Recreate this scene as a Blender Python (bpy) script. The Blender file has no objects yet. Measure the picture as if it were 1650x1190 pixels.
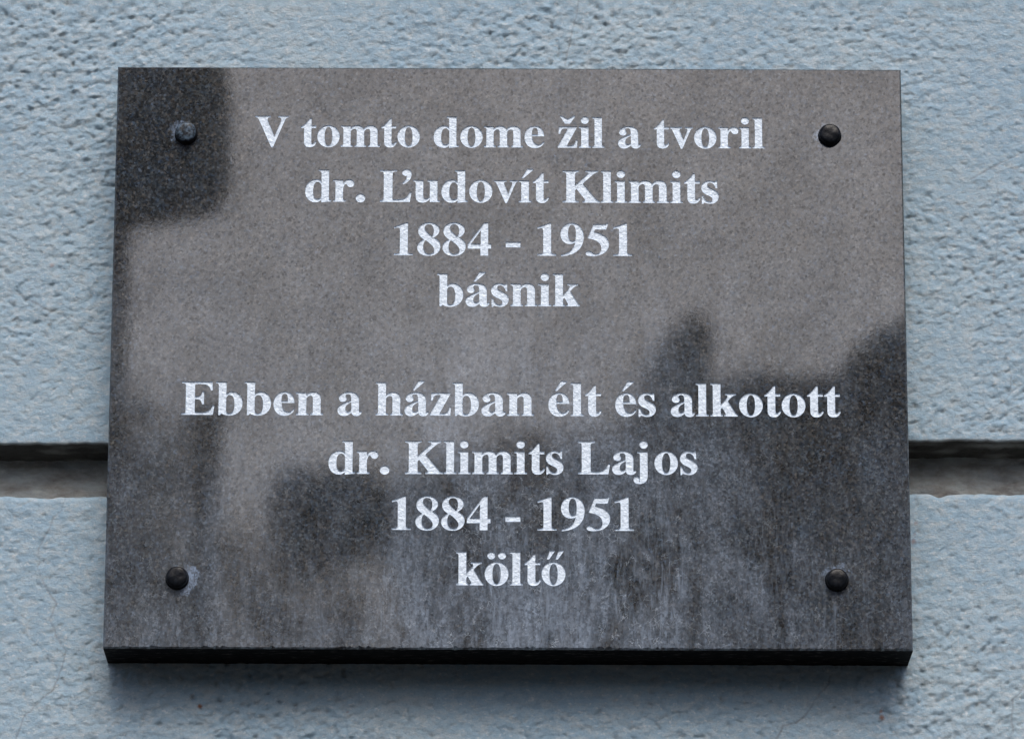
import bpy, bmesh, math, random
import numpy as np
from mathutils import Vector, Matrix
from mathutils.geometry import delaunay_2d_cdt

rad = math.radians
scene = bpy.context.scene
COL = scene.collection

# ------------------------------------------------------------------ camera
F_PX = 8000.0                      # focal length in pixels of a 1650 px wide frame
PITCH = 0.28985
Z0 = 2.20                          # height of the plaque centre above the pavement
PT = 0.0333                        # plaque thickness
PW, PH = 0.400, 0.3043             # plaque width, height
DIST = 2.49396
CAM = Vector((-0.0109, -PT - DIST * math.cos(PITCH), Z0 - DIST * math.sin(PITCH)))
pit = PITCH - 25.6 / F_PX
yaw = 0.005226
cam_data = bpy.data.cameras.new('camera')
cam = bpy.data.objects.new('camera', cam_data)
COL.objects.link(cam)
cam.location = CAM
cam.rotation_euler = (math.pi / 2 + pit, 0, -yaw)
cam_data.sensor_width = 36.0
cam_data.lens = 36.0 * F_PX / 1650.0
cam_data.clip_start = 0.05
cam_data.clip_end = 2000
scene.camera = cam

# ------------------------------------------------------------------ sky and light
SUN_EL, SUN_AZ = rad(47), rad(174)     # azimuth measured from +Y (north) clockwise
world = bpy.data.worlds.new('World')
scene.world = world
world.use_nodes = True
wn = world.node_tree.nodes
wl = world.node_tree.links
sky = wn.new('ShaderNodeTexSky')
sky.sky_type = 'NISHITA'
sky.sun_disc = False
sky.sun_elevation = SUN_EL
sky.sun_rotation = SUN_AZ
sky.air_density = 0.9
sky.dust_density = 3.5
sky.ozone_density = 0.9
bg = wn['Background']
bg.inputs['Strength'].default_value = 0.112
wl.new(sky.outputs['Color'], bg.inputs['Color'])

sun_data = bpy.data.lights.new('sun', 'SUN')
sun_data.energy = 1.3
sun_data.angle = rad(34)
sun_data.color = (1.0, 0.98, 0.95)
sun = bpy.data.objects.new('sun', sun_data)
COL.objects.link(sun)
sd = Vector((math.sin(SUN_AZ) * math.cos(SUN_EL), math.cos(SUN_AZ) * math.cos(SUN_EL), math.sin(SUN_EL)))
sun.rotation_euler = sd.to_track_quat('Z', 'Y').to_euler()
sun.location = sd * 20

scene.view_settings.view_transform = 'Standard'
scene.view_settings.look = 'None'
scene.view_settings.exposure = 0.60
scene.view_settings.gamma = 1.0
scene.view_settings.use_curve_mapping = False

# ------------------------------------------------------------------ helpers
def tag(o, label=None, cat=None, group=None, kind=None):
    if label: o['label'] = label
    if cat: o['category'] = cat
    if group: o['group'] = group
    if kind: o['kind'] = kind
    return o

def link(name, me, mat=None, parent=None):
    o = bpy.data.objects.new(name, me)
    COL.objects.link(o)
    if mat is not None:
        me.materials.clear(); me.materials.append(mat)
    if parent is not None:
        o.parent = parent
    return o

def empty(name, loc, rot=(0, 0, 0)):
    o = bpy.data.objects.new(name, None)
    COL.objects.link(o)
    o.location = loc; o.rotation_euler = rot
    o.empty_display_size = 0.05
    return o

def mesh(name, verts, faces, smooth=False):
    me = bpy.data.meshes.new(name)
    me.from_pydata([tuple(v) for v in verts], [], [tuple(f) for f in faces])
    if smooth:
        me.polygons.foreach_set('use_smooth', [True] * len(me.polygons))
    me.update()
    return me

def ray(px, py):
    """direction of the view ray through a point of the 1650x1190 photograph"""
    a = (px - 825) / F_PX; b = -(py - 595) / F_PX
    Fv = Vector((math.sin(yaw) * math.cos(pit), math.cos(yaw) * math.cos(pit), math.sin(pit)))
    R = Fv.cross(Vector((0, 0, 1))).normalized(); U = R.cross(Fv)
    return Fv + a * R + b * U

def on_plane(px, py, y):
    d = ray(px, py); t = (y - CAM.y) / d.y
    return CAM + d * t

def node_mat(name):
    m = bpy.data.materials.new(name); m.use_nodes = True
    nt = m.node_tree
    return m, nt, nt.nodes, nt.links, nt.nodes['Principled BSDF']

def nnoise(nt, vec, scale, detail=3, rough=0.55, lac=2.0, dist=0.0):
    n = nt.nodes.new('ShaderNodeTexNoise')
    n.inputs['Scale'].default_value = scale
    n.inputs['Detail'].default_value = detail
    n.inputs['Roughness'].default_value = rough
    n.inputs['Lacunarity'].default_value = lac
    n.inputs['Distortion'].default_value = dist
    nt.links.new(vec, n.inputs['Vector'])
    return n.outputs['Fac']

def nmap(nt, vec, scale=(1, 1, 1), loc=(0, 0, 0), rot=(0, 0, 0)):
    n = nt.nodes.new('ShaderNodeMapping')
    n.inputs['Scale'].default_value = scale
    n.inputs['Location'].default_value = loc
    n.inputs['Rotation'].default_value = rot
    nt.links.new(vec, n.inputs['Vector'])
    return n.outputs['Vector']

def nramp(nt, fac, stops, interp='LINEAR'):
    n = nt.nodes.new('ShaderNodeValToRGB')
    n.color_ramp.interpolation = interp
    els = n.color_ramp.elements
    while len(els) < len(stops): els.new(0.5)
    for e, (p, c) in zip(els, stops):
        e.position = p
        e.color = (c, c, c, 1) if isinstance(c, (int, float)) else (*c, 1)
    nt.links.new(fac, n.inputs['Fac'])
    return n.outputs['Color']

def nmix(nt, fac, a, b, mode='MIX'):
    n = nt.nodes.new('ShaderNodeMix'); n.data_type = 'RGBA'; n.blend_type = mode
    n.clamp_factor = True
    n.clamp_result = False
    for k, v in ((0, fac), (6, a), (7, b)):
        sock = n.inputs[k]
        if isinstance(v, (int, float)): sock.default_value = v if k == 0 else (v, v, v, 1)
        elif isinstance(v, tuple): sock.default_value = (*v, 1)
        else: nt.links.new(v, sock)
    return n.outputs[2]

def nmath(nt, op, a, b=0.0, c=0.0, clamp=False):
    n = nt.nodes.new('ShaderNodeMath'); n.operation = op; n.use_clamp = clamp
    for i, v in enumerate((a, b, c)):
        if isinstance(v, (int, float)): n.inputs[i].default_value = v
        else: nt.links.new(v, n.inputs[i])
    return n.outputs[0]

def objcoord(nt):
    n = nt.nodes.new('ShaderNodeTexCoord')
    return n.outputs['Object']

def attr(nt, name):
    n = nt.nodes.new('ShaderNodeAttribute'); n.attribute_name = name
    return n.outputs['Fac']

def bump(nt, height, dist, strength=1.0, normal=None):
    n = nt.nodes.new('ShaderNodeBump')
    n.inputs['Strength'].default_value = strength
    n.inputs['Distance'].default_value = dist
    nt.links.new(height, n.inputs['Height'])
    if normal is not None: nt.links.new(normal, n.inputs['Normal'])
    return n.outputs['Normal']

# ------------------------------------------------------------------ materials
def mat_stucco():
    m, nt, N, L, P = node_mat('painted_stucco')
    oc = objcoord(nt)
    big = nnoise(nt, oc, 14, 4, 0.6)
    mid = nnoise(nt, nmap(nt, oc, (1, 1, 1.7)), 130, 5, 0.72)
    fine = nnoise(nt, oc, 900, 3, 0.6)
    c = nramp(nt, big, [(0.30, (0.225, 0.335, 0.430)), (0.52, (0.255, 0.365, 0.455)), (0.72, (0.295, 0.390, 0.455))])
    c = nmix(nt, nramp(nt, mid, [(0.44, 0.0), (0.64, 0.60)]), c, (0.42, 0.455, 0.465))
    c = nmix(nt, nramp(nt, fine, [(0.50, 0.0), (0.75, 0.45)]), c, (0.17, 0.24, 0.30))
    flk = nnoise(nt, nmap(nt, oc, (1, 1, 1.5), loc=(2, 2, 2)), 300, 3, 0.6)
    c = nmix(nt, nramp(nt, flk, [(0.58, 0.0), (0.70, 0.55)]), c, (0.56, 0.58, 0.58))
    # shade of the relief painted in: hollows mixed darker
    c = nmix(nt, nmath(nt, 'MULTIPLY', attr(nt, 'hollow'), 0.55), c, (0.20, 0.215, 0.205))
    # settled grime in the joint; the soffit's shade is painted in near-black
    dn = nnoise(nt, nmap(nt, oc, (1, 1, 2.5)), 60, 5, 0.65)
    dirt_shade_c = nramp(nt, dn, [(0.34, (0.14, 0.105, 0.075)), (0.48, (0.24, 0.225, 0.20)), (0.64, (0.34, 0.35, 0.33))])
    dirt_shade_c = nmix(nt, nmath(nt, 'MULTIPLY_ADD', attr(nt, 'dirt_shade'), 7.0, -6.0, clamp=True), dirt_shade_c, (0.045, 0.044, 0.040))
    c = nmix(nt, attr(nt, 'dirt_shade'), c, dirt_shade_c)
    c = nmix(nt, nmath(nt, 'MULTIPLY', attr(nt, 'crack'), 0.72), c, (0.11, 0.095, 0.080))
    c = nmix(nt, attr(nt, 'rust'), c, (0.20, 0.070, 0.025))
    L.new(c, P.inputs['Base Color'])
    P.inputs['Roughness'].default_value = 0.62
    P.inputs['Specular IOR Level'].default_value = 0.35
    b1 = nnoise(nt, nmap(nt, oc, (1, 1, 1.4)), 520, 5, 0.72)
    L.new(bump(nt, b1, 0.00075, 1.0), P.inputs['Normal'])
    return m

def mat_stone():
    m, nt, N, L, P = node_mat('dark_polished_stone')
    oc = objcoord(nt)
    sep = N.new('ShaderNodeSeparateXYZ'); L.new(oc, sep.inputs[0])
    X, Z = sep.outputs[0], sep.outputs[2]
    g1 = nnoise(nt, oc, 430, 5, 0.78)
    g2 = nnoise(nt, nmap(nt, oc, loc=(3.1, 1.7, 5.2)), 520, 3, 0.7)
    g3 = nnoise(nt, nmap(nt, oc, loc=(9.1, 4.7, 1.2)), 150, 4, 0.65)
    g4 = nnoise(nt, nmap(nt, oc, loc=(2.1, 8.7, 7.2)), 16, 3, 0.55)
    c = nramp(nt, g1, [(0.36, (0.007, 0.008, 0.009)), (0.50, (0.026, 0.026, 0.026)), (0.64, (0.074, 0.069, 0.062))])
    c = nmix(nt, nramp(nt, g2, [(0.50, 0.0), (0.66, 0.80)]), c, (0.046, 0.062, 0.088))
    c = nmix(nt, nramp(nt, g3, [(0.48, 0.0), (0.78, 0.55)]), c, (0.062, 0.054, 0.048))
    c = nmix(nt, nramp(nt, g4, [(0.40, 0.0), (0.70, 0.5)]), c, nmix(nt, 0.5, c, (0.055, 0.048, 0.043)))
    cl = nnoise(nt, nmap(nt, oc, (1, 1, 0.8), loc=(5, 5, 5)), 48, 6, 0.72)
    c = nmix(nt, nramp(nt, cl, [(0.42, 0.0), (0.56, 0.25), (0.70, 0.60)]), c, (0.062, 0.058, 0.051))
    cl2 = nnoise(nt, nmap(nt, oc, (1.3, 1, 0.8), loc=(8, 1, 2)), 62, 6, 0.75)
    c = nmix(nt, nramp(nt, cl2, [(0.48, 0.0), (0.70, 0.55)]), c, (0.048, 0.062, 0.076))
    # crystals: small cells of their own tone, some brownish, some bluish
    vc = N.new('ShaderNodeTexVoronoi'); vc.inputs['Scale'].default_value = 900
    L.new(oc, vc.inputs['Vector'])
    vs_ = N.new('ShaderNodeSeparateColor'); L.new(vc.outputs['Color'], vs_.inputs[0])
    c = nmix(nt, 1.0, c, nramp(nt, vs_.outputs[0], [(0.0, 0.48), (0.55, 0.95), (0.85, 1.4), (1.0, 2.2)]), 'MULTIPLY')
    c = nmix(nt, 1.0, c, nramp(nt, vs_.outputs[1], [(0.0, (1.10, 1.0, 0.88)), (0.5, (1.0, 1.03, 1.0)), (1.0, (0.86, 1.02, 1.18))]), 'MULTIPLY')
    c = nmix(nt, 1.0, c, (0.70, 0.72, 0.76), 'MULTIPLY')
    # lime film: thicker low on the slab, run down in vertical streaks, with curly threads in it
    low = nramp(nt, nmath(nt, 'MULTIPLY_ADD', Z, -1 / 0.30, 0.5), [(0.30, 0.0), (0.66, 0.45), (1.0, 1.0)])
    mx = nramp(nt, nmath(nt, 'MULTIPLY_ADD', X, 1 / 0.40, 0.5), [(0.06, 0.35), (0.30, 0.22), (0.44, 1.0), (0.66, 1.0), (0.82, 0.42), (0.95, 0.25)])
    mask = nmath(nt, 'ADD', nmath(nt, 'MULTIPLY', low, mx), 0.06)
    st = nnoise(nt, nmap(nt, oc, (420, 420, 75)), 1.0, 5, 0.72, dist=0.9)
    st2 = nnoise(nt, nmap(nt, oc, (70, 70, 16), loc=(4, 0, 0)), 1.0, 4, 0.65)
    stf = nmath(nt, 'MULTIPLY', nramp(nt, st, [(0.47, 0.0), (0.70, 1.0)]), nramp(nt, st2, [(0.44, 0.0), (0.64, 1.0)]))
    hz = nmath(nt, 'MULTIPLY', nramp(nt, nnoise(nt, nmap(nt, oc, (34, 34, 13), loc=(2, 0, 6)), 1.0, 6, 0.72, dist=0.5), [(0.40, 0.0), (0.64, 1.0)]), mask)
    hz = nmath(nt, 'MULTIPLY', hz, nramp(nt, vs_.outputs[0], [(0.0, 0.55), (0.5, 0.85), (1.0, 1.25)]))
    hz = nmath(nt, 'MULTIPLY', hz, nramp(nt, nnoise(nt, nmap(nt, oc, (1, 1, 0.45)), 520, 4, 0.8), [(0.36, 0.35), (0.60, 1.15)]))
    c = nmix(nt, nmath(nt, 'MULTIPLY', hz, 1.0, clamp=True), c, (0.225, 0.275, 0.350))
    # faint slanting scratches and wipe marks
    sc = nnoise(nt, nmap(nt, oc, (60, 60, 1500), rot=(0, rad(-28), 0)), 1.0, 2, 0.5, dist=0.3)
    sg = nnoise(nt, nmap(nt, oc, loc=(3, 3, 8)), 38, 3, 0.6)
    c = nmix(nt, nmath(nt, 'MULTIPLY', nramp(nt, sc, [(0.68, 0.0), (0.76, 0.45)]), nramp(nt, sg, [(0.50, 0.0), (0.62, 1.0)])), c, (0.17, 0.18, 0.20))
    edge = nramp(nt, nmath(nt, 'MULTIPLY_ADD', Z, -1 / 0.30, 0.5), [(0.72, 0.30), (0.95, 1.0)])
    stf = nmath(nt, 'MULTIPLY', nmath(nt, 'MULTIPLY', stf, mask), edge)
    c = nmix(nt, nmath(nt, 'MULTIPLY', stf, 0.95), c, (0.27, 0.335, 0.43))
    film = nmath(nt, 'MULTIPLY', nramp(nt, nnoise(nt, nmap(nt, oc, (1, 1, 0.55), loc=(1, 5, 2)), 120, 6, 0.80), [(0.40, 0.0), (0.66, 1.0)]), mask)
    c = nmix(nt, nmath(nt, 'MULTIPLY', film, 0.50), c, (0.165, 0.190, 0.230))
    # fine curly threads and specks
    vor = N.new('ShaderNodeTexVoronoi'); vor.feature = 'DISTANCE_TO_EDGE'
    vor.inputs['Scale'].default_value = 170
    dn = N.new('ShaderNodeTexNoise'); dn.inputs['Scale'].default_value = 210; dn.inputs['Detail'].default_value = 3
    L.new(oc, dn.inputs['Vector'])
    va = N.new('ShaderNodeVectorMath'); va.operation = 'SCALE'; va.inputs['Scale'].default_value = 0.011
    L.new(dn.outputs['Color'], va.inputs[0])
    vb = N.new('ShaderNodeVectorMath'); vb.operation = 'ADD'; L.new(oc, vb.inputs[0]); L.new(va.outputs[0], vb.inputs[1])
    L.new(vb.outputs[0], vor.inputs['Vector'])
    thr = nramp(nt, vor.outputs['Distance'], [(0.0, 1.0), (0.030, 0.0)])
    gate = nramp(nt, nnoise(nt, nmap(nt, oc, loc=(7, 2, 3)), 190, 2, 0.5), [(0.50, 0.0), (0.62, 1.0)])
    threads = nmath(nt, 'MULTIPLY', nmath(nt, 'MULTIPLY', thr, gate), nmath(nt, 'MULTIPLY_ADD', mask, 0.95, 0.02))
    c = nmix(nt, nmath(nt, 'MULTIPLY', threads, 0.85), c, (0.36, 0.41, 0.47))
    # putty smears round the fixing caps
    for (bx, bz, ang, r0, amt) in SMEARS:
        dx = nmath(nt, 'SUBTRACT', X, bx); dz = nmath(nt, 'SUBTRACT', Z, bz)
        d2 = nmath(nt, 'SQRT', nmath(nt, 'ADD', nmath(nt, 'MULTIPLY', dx, dx), nmath(nt, 'MULTIPLY', dz, dz)))
        d2 = nmath(nt, 'ADD', d2, nmath(nt, 'MULTIPLY_ADD', nnoise(nt, oc, 260, 5, 0.75), 0.012, -0.006))
        ringf = nramp(nt, nmath(nt, 'DIVIDE', d2, 0.012), [(0.0, 1.0), (r0, 1.0), (min(1, r0 + 0.10), 0.0)])
        side = nmath(nt, 'ADD', nmath(nt, 'MULTIPLY', dx, math.cos(ang)), nmath(nt, 'MULTIPLY', dz, math.sin(ang)))
        sidef = nramp(nt, nmath(nt, 'MULTIPLY_ADD', side, 90.0, 0.5), [(0.35, 0.0), (0.8, 1.0)])
        wisp = nramp(nt, nnoise(nt, nmap(nt, oc, (1, 1, 0.6)), 620, 4, 0.7, dist=1.5), [(0.40, 0.15), (0.60, 1.0)])
        f = nmath(nt, 'MULTIPLY', nmath(nt, 'MULTIPLY', nmath(nt, 'MULTIPLY', ringf, wisp), sidef), amt)
        c = nmix(nt, f, c, (0.20, 0.26, 0.36))
    L.new(c, P.inputs['Base Color'])
    rg = nramp(nt, nnoise(nt, oc, 240, 4, 0.6), [(0.35, 0.012), (0.65, 0.032)])
    rg = nmath(nt, 'ADD', rg, nmath(nt, 'MULTIPLY', mask, 0.05))
    L.new(rg, P.inputs['Roughness'])
    P.inputs['IOR'].default_value = 2.0
    # worn polish: cloudy patches and single grains shine less than the rest
    pw = nramp(nt, nnoise(nt, nmap(nt, oc, (1, 1, 0.9), loc=(6, 3, 9)), 26, 6, 0.70), [(0.34, 0.32), (0.50, 0.385), (0.66, 0.45)])
    pg = nramp(nt, vs_.outputs[2], [(0.0, 0.62), (0.30, 0.94), (1.0, 1.10)])
    pn = nramp(nt, nnoise(nt, oc, 330, 4, 0.75), [(0.34, 0.80), (0.50, 1.0), (0.66, 1.10)])
    L.new(nmath(nt, 'MULTIPLY', nmath(nt, 'MULTIPLY', pw, pg), pn), P.inputs['Specular IOR Level'])
    w = nnoise(nt, oc, 480, 3, 0.75)
    L.new(bump(nt, w, 2.0e-6, 1.0), P.inputs['Normal'])
    return m

def mat_shaded_side():  # rough side faces; the underside's shade is painted in as near-black
    m, nt, N, L, P = node_mat('shade_dark_side_stone')
    oc = objcoord(nt)
    c = nramp(nt, nnoise(nt, nmap(nt, oc, (0.35, 1, 1)), 420, 5, 0.75), [(0.40, (0.003, 0.003, 0.004)), (0.56, (0.008, 0.007, 0.007)), (0.72, (0.11, 0.10, 0.09))])
    L.new(c, P.inputs['Base Color'])
    P.inputs['Roughness'].default_value = 0.7
    P.inputs['IOR'].default_value = 1.12
    return m

def mat_letter():
    m, nt, N, L, P = node_mat('silver_white_letter_paint')
    oc = objcoord(nt)
    c = nramp(nt, nnoise(nt, oc, 800, 4, 0.7), [(0.30, (0.36, 0.42, 0.50)), (0.44, (0.56, 0.65, 0.75)), (0.7, (0.66, 0.75, 0.86))])
    L.new(c, P.inputs['Base Color'])
    P.inputs['Roughness'].default_value = 0.42
    P.inputs['Specular IOR Level'].default_value = 0.6
    b = nnoise(nt, nmap(nt, oc, (1, 1, 1.3), rot=(0, rad(35), 0)), 400, 3, 0.6)
    L.new(bump(nt, b, 0.0009, 0.9), P.inputs['Normal'])
    return m

def mat_simple(name, col, rough=0.5, noise=0.0, scale=30, spec=0.5, bumpd=0.0, metal=0.0):
    m, nt, N, L, P = node_mat(name)
    oc = objcoord(nt)
    f = nnoise(nt, oc, scale, 5, 0.6)
    lo = tuple(v * (1 - noise) for v in col); hi = tuple(min(1, v * (1 + noise)) for v in col)
    L.new(nramp(nt, f, [(0.3, lo), (0.7, hi)]), P.inputs['Base Color'])
    P.inputs['Roughness'].default_value = rough
    P.inputs['Specular IOR Level'].default_value = spec
    P.inputs['Metallic'].default_value = metal
    if bumpd: L.new(bump(nt, f, bumpd), P.inputs['Normal'])
    return m

# ------------------------------------------------------------------ the stuccoed wall
def hash2(ix, iy, seed):
    h = (ix.astype(np.int64) * 374761393 + iy.astype(np.int64) * 668265263 + seed * 974634777) & 0xFFFFFFFF
    h = ((h ^ (h >> 13)) * 1274126177) & 0xFFFFFFFF
    h = (h ^ (h >> 16)) & 0xFFFFFFFF
    return h / 4294967296.0

def perlin(x, y, seed):
    ix = np.floor(x); iy = np.floor(y)
    fx = x - ix; fy = y - iy
    ux = fx * fx * fx * (fx * (fx * 6 - 15) + 10); uy = fy * fy * fy * (fy * (fy * 6 - 15) + 10)
    def g(ax, ay):
        a = hash2(ix + ax, iy + ay, seed) * 2 * np.pi
        return np.cos(a) * (fx - ax) + np.sin(a) * (fy - ay)
    n0 = g(0, 0) * (1 - ux) + g(1, 0) * ux
    n1 = g(0, 1) * (1 - ux) + g(1, 1) * ux
    return (n0 * (1 - uy) + n1 * uy) * 1.45

def relief(x, z):
    """height of the rolled stucco in metres and how deep a point lies in a hollow (0..1)"""
    zz = z - 0.10 * x * np.clip(perlin(x * 3, z * 3, 5) + 0.4, -0.3, 1)
    wx = x + 0.0005 * perlin(x / 0.005, zz / 0.005, 11)
    wz = zz + 0.0005 * perlin(x / 0.005, zz / 0.004, 12)
    a = perlin(wx / 0.0068, wz / 0.0060, 21)
    b = perlin(wx / 0.0040, wz / 0.0036, 22)
    h0 = 0.5 * a + 0.4 * b
    z2 = wz + 0.0010 * h0                    # sag: lumps hang over a little on their lower side
    a = perlin(wx / 0.0068, z2 / 0.0060, 21)
    b = perlin(wx / 0.0040, z2 / 0.0036, 22)
    c = perlin(wx / 0.0027, z2 / 0.0022, 23)
    f = perlin(wx / 0.0017, z2 / 0.0015, 25)
    e = perlin(wx / 0.0170, wz / 0.0140, 24)
    sparse = np.clip(perlin(x / 0.0065, z / 0.0050, 26) - 0.30, 0, 1) * 1.5
    pits = np.clip(-(b + 0.6 * c) - 0.45, 0, 1) * 1.3
    h = 0.34 * e + 0.54 * a + 0.42 * b + 0.28 * c + 0.11 * f - 0.9 * pits + sparse * (0.5 + b)
    rough = np.clip(0.72 + 0.75 * perlin(x / 0.13 + 3.3, z / 0.10 + 1.2, 31) + 0.30 * perlin(x / 0.05, z / 0.05, 32) + 0.10 * np.clip((z - 2.2) / 0.15, -1, 1), 0.48, 1.15)
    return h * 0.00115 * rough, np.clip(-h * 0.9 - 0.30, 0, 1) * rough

def polyline_mask(X, Z, pts, width, seed):
    d = np.full(X.shape, 1e9)
    jx = X + 0.0006 * perlin(X / 0.004, Z / 0.004, seed)
    jz = Z + 0.0006 * perlin(X / 0.004, Z / 0.004, seed + 1)
    for (x0, z0), (x1, z1) in zip(pts[:-1], pts[1:]):
        vx, vz = x1 - x0, z1 - z0
        t = np.clip(((jx - x0) * vx + (jz - z0) * vz) / (vx * vx + vz * vz + 1e-12), 0, 1)
        d = np.minimum(d, np.hypot(jx - (x0 + t * vx), jz - (z0 + t * vz)))
    return np.clip(1.6 - d / width, 0, 1)

CRACKS = [  # photograph positions of the hairline cracks, and their half width in metres
    ([(13, 468), (33, 474), (41, 482), (57, 487), (70, 497), (87, 501), (103, 510), (119, 519), (135, 531), (149, 538), (162, 538), (173, 531), (182, 522)], 0.00042, 0.75),
    ([(105, 802), (98, 821), (88, 830), (77, 856), (60, 886), (64, 903), (60, 914), (71, 941), (90, 971), (81, 997), (92, 1027), (107, 1048), (88, 1108), (38, 1153), (26, 1190), (20, 1215)], 0.00036, 0.6),
    ([(1338, 1090), (1334, 1102), (1313, 1126), (1305, 1143), (1283, 1164), (1262, 1168), (1251, 1190), (1240, 1215)], 0.00045, 0.8),
    ([(1690, 1090), (1650, 1106), (1632, 1126), (1630, 1164), (1634, 1179), (1621, 1190), (1610, 1220)], 0.00045, 0.8),
    ([(1690, 230), (1647, 246), (1589, 274), (1560, 292)], 0.00034, 0.5),
    ([(1606, 300), (1611, 342), (1606, 400), (1600, 453), (1614, 544), (1629, 604), (1627, 629)], 0.00034, 0.5),
    ([(1680, 600), (1650, 617), (1632, 629), (1620, 645), (1591, 662)], 0.00036, 0.6),
    ([(934, -20), (930, 20), (918, 66), (911, 108)], 0.00034, 0.5),
    ([(120, 800), (150, 797), (175, 799)], 0.0004, 0.5),
]
SPOTS = [(322, 1137, 3.2, 1.0), (1421, 1155, 4.0, 0.8), (1420, 1145, 2.6, 0.8), (1472, 872, 4.0, 0.5), (84, 428, 3.0, 0.5), (98, 760, 2.0, 0.7), (1476, 842, 2.5, 0.4), (1474, 860, 2.0, 0.5), (560, 1146, 1.6, 0.5), (1018, 1162, 1.5, 0.4)]

def graded(lo, hi, step, out_lo, out_hi, growth=1.10, cap=0.6):
    mid = list(np.arange(lo, hi + step * 0.5, step))
    a = []; v = lo; s = step
    while v > out_lo: s = min(s * growth, cap); v -= s; a.append(v)
    b = []; v = mid[-1]; s = step
    while v < out_hi: s = min(s * growth, cap); v += s; b.append(v)
    return np.array(a[::-1] + mid + b)

GT = on_plane(825, 712.5, 0.0).z     # upper and lower lips of the joint on the wall face
GB = on_plane(825, 796.5, 0.0).z
DEPTH = 0.026
SLOPE = 0.0045                       # joint edges run very slightly out of level
XS = graded(-0.275, 0.275, 0.00060, -14, 14)

def lip(x, seed):
    chips = -0.0016 * np.exp(-((x - 0.2175) / 0.0035) ** 2) - 0.0008 * np.exp(-((x + 0.232) / 0.004) ** 2) if seed == 51 else 0.0
    return chips + 0.0007 * perlin(x / 0.021, x * 0 + 0.5, seed) + 0.0005 * perlin(x / 0.006, x * 0 + 0.3, seed + 1) + SLOPE * x * np.clip(1 - np.abs(x) / 2.5, 0, 1)

def profile_sheet(name, prof, dirt_shade, parent, mat, lip_seed, face_sign):
    """prof: rows (y, z, normal_y, normal_z, lip weight, dirt) swept along X with stucco relief"""
    prof = np.array(prof)
    X, _ = np.meshgrid(XS, prof[:, 0])
    Y = np.repeat(prof[:, 0:1], len(XS), 1); Z = np.repeat(prof[:, 1:2], len(XS), 1)
    ny = prof[:, 2:3]; nz = prof[:, 3:4]; lw = prof[:, 4:5]; dw = prof[:, 5:6]
    s = prof[:, 6:7]                               # distance along the profile, for the noise
    Z = Z + lw * lip(X, lip_seed)
    S = np.repeat(s, len(XS), 1)
    h, hol = relief(X, S)
    inside = np.clip(np.abs(Y) / 0.006, 0, 1)
    sm = np.clip(np.minimum(np.abs(S - GT), np.abs(S - GB)) / 0.006, 0.25, 1)
    h = h * (1 - 0.45 * inside) * sm
    crack = np.zeros_like(X); rust = np.zeros_like(X)
    if name == 'plaster_block':
        near = (np.abs(X) < 0.3) & (np.abs(Z - Z0) < 0.25)
        r0 = near.any(1); c0 = near.any(0)
        if r0.any():
            ii = np.ix_(r0, c0)
            for k, (pts, w, amt) in enumerate(CRACKS):
                P = [(p.x, p.z) for p in (on_plane(px, py, -0.0003) for px, py in pts)]
                mk = polyline_mask(X[ii], Z[ii], P, w, 60 + 2 * k)
                fade = np.clip(0.65 + 0.6 * perlin(X[ii] / 0.02, Z[ii] / 0.02, 80 + k), 0.15, 1) * amt
                mk = mk * fade
                mk[np.abs(Y[ii]) > 0.004] = 0
                crack[ii] = np.maximum(crack[ii], mk)
            for (px, py, r, amt) in SPOTS:
                p = on_plane(px, py, 0)
                d = np.hypot(X[ii] - p.x, Z[ii] - p.z) + 0.0004 * perlin(X[ii] / 0.001, Z[ii] / 0.001, 90)
                rust[ii] = np.maximum(rust[ii], np.clip(1.5 - d / (r / 3200), 0, 1) * amt)
    h = h - 0.00035 * crack
    Yd = Y + ny * h; Zd = Z + nz * h
    co = np.stack([X, Yd, Zd], -1).reshape(-1, 3)
    nr, nc = X.shape
    idx = np.arange(nr * nc).reshape(nr, nc)
    q = np.stack([idx[:-1, :-1], idx[:-1, 1:], idx[1:, 1:], idx[1:, :-1]], -1).reshape(-1, 4)
    me = bpy.data.meshes.new(name)
    me.vertices.add(len(co)); me.vertices.foreach_set('co', co.ravel())
    me.loops.add(q.size); me.loops.foreach_set('vertex_index', q.ravel())
    me.polygons.add(len(q)); me.polygons.foreach_set('loop_start', np.arange(0, q.size, 4))
    me.polygons.foreach_set('use_smooth', np.ones(len(q), dtype=bool))
    me.update(calc_edges=True); me.validate()
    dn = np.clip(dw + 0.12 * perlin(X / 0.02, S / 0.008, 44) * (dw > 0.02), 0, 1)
    for nm, arr in (('crack', crack), ('rust', rust), ('hollow', hol * (1 - inside)), ('dirt_shade', dn)):
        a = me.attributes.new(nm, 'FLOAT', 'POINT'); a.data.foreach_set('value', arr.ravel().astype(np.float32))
    o = link(name, me, mat, parent)
    return o

def arc(cy, cz, r, a0, a1, n, s0, lw, d0, d1):
    rows = []
    for i in range(n + 1):
        t = i / n; a = a0 + (a1 - a0) * t
        rows.append((cy + r * math.cos(a), cz + r * math.sin(a), math.cos(a), math.sin(a), lw, d0 + (d1 - d0) * t, s0 + r * (a - a0)))
    return rows

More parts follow.
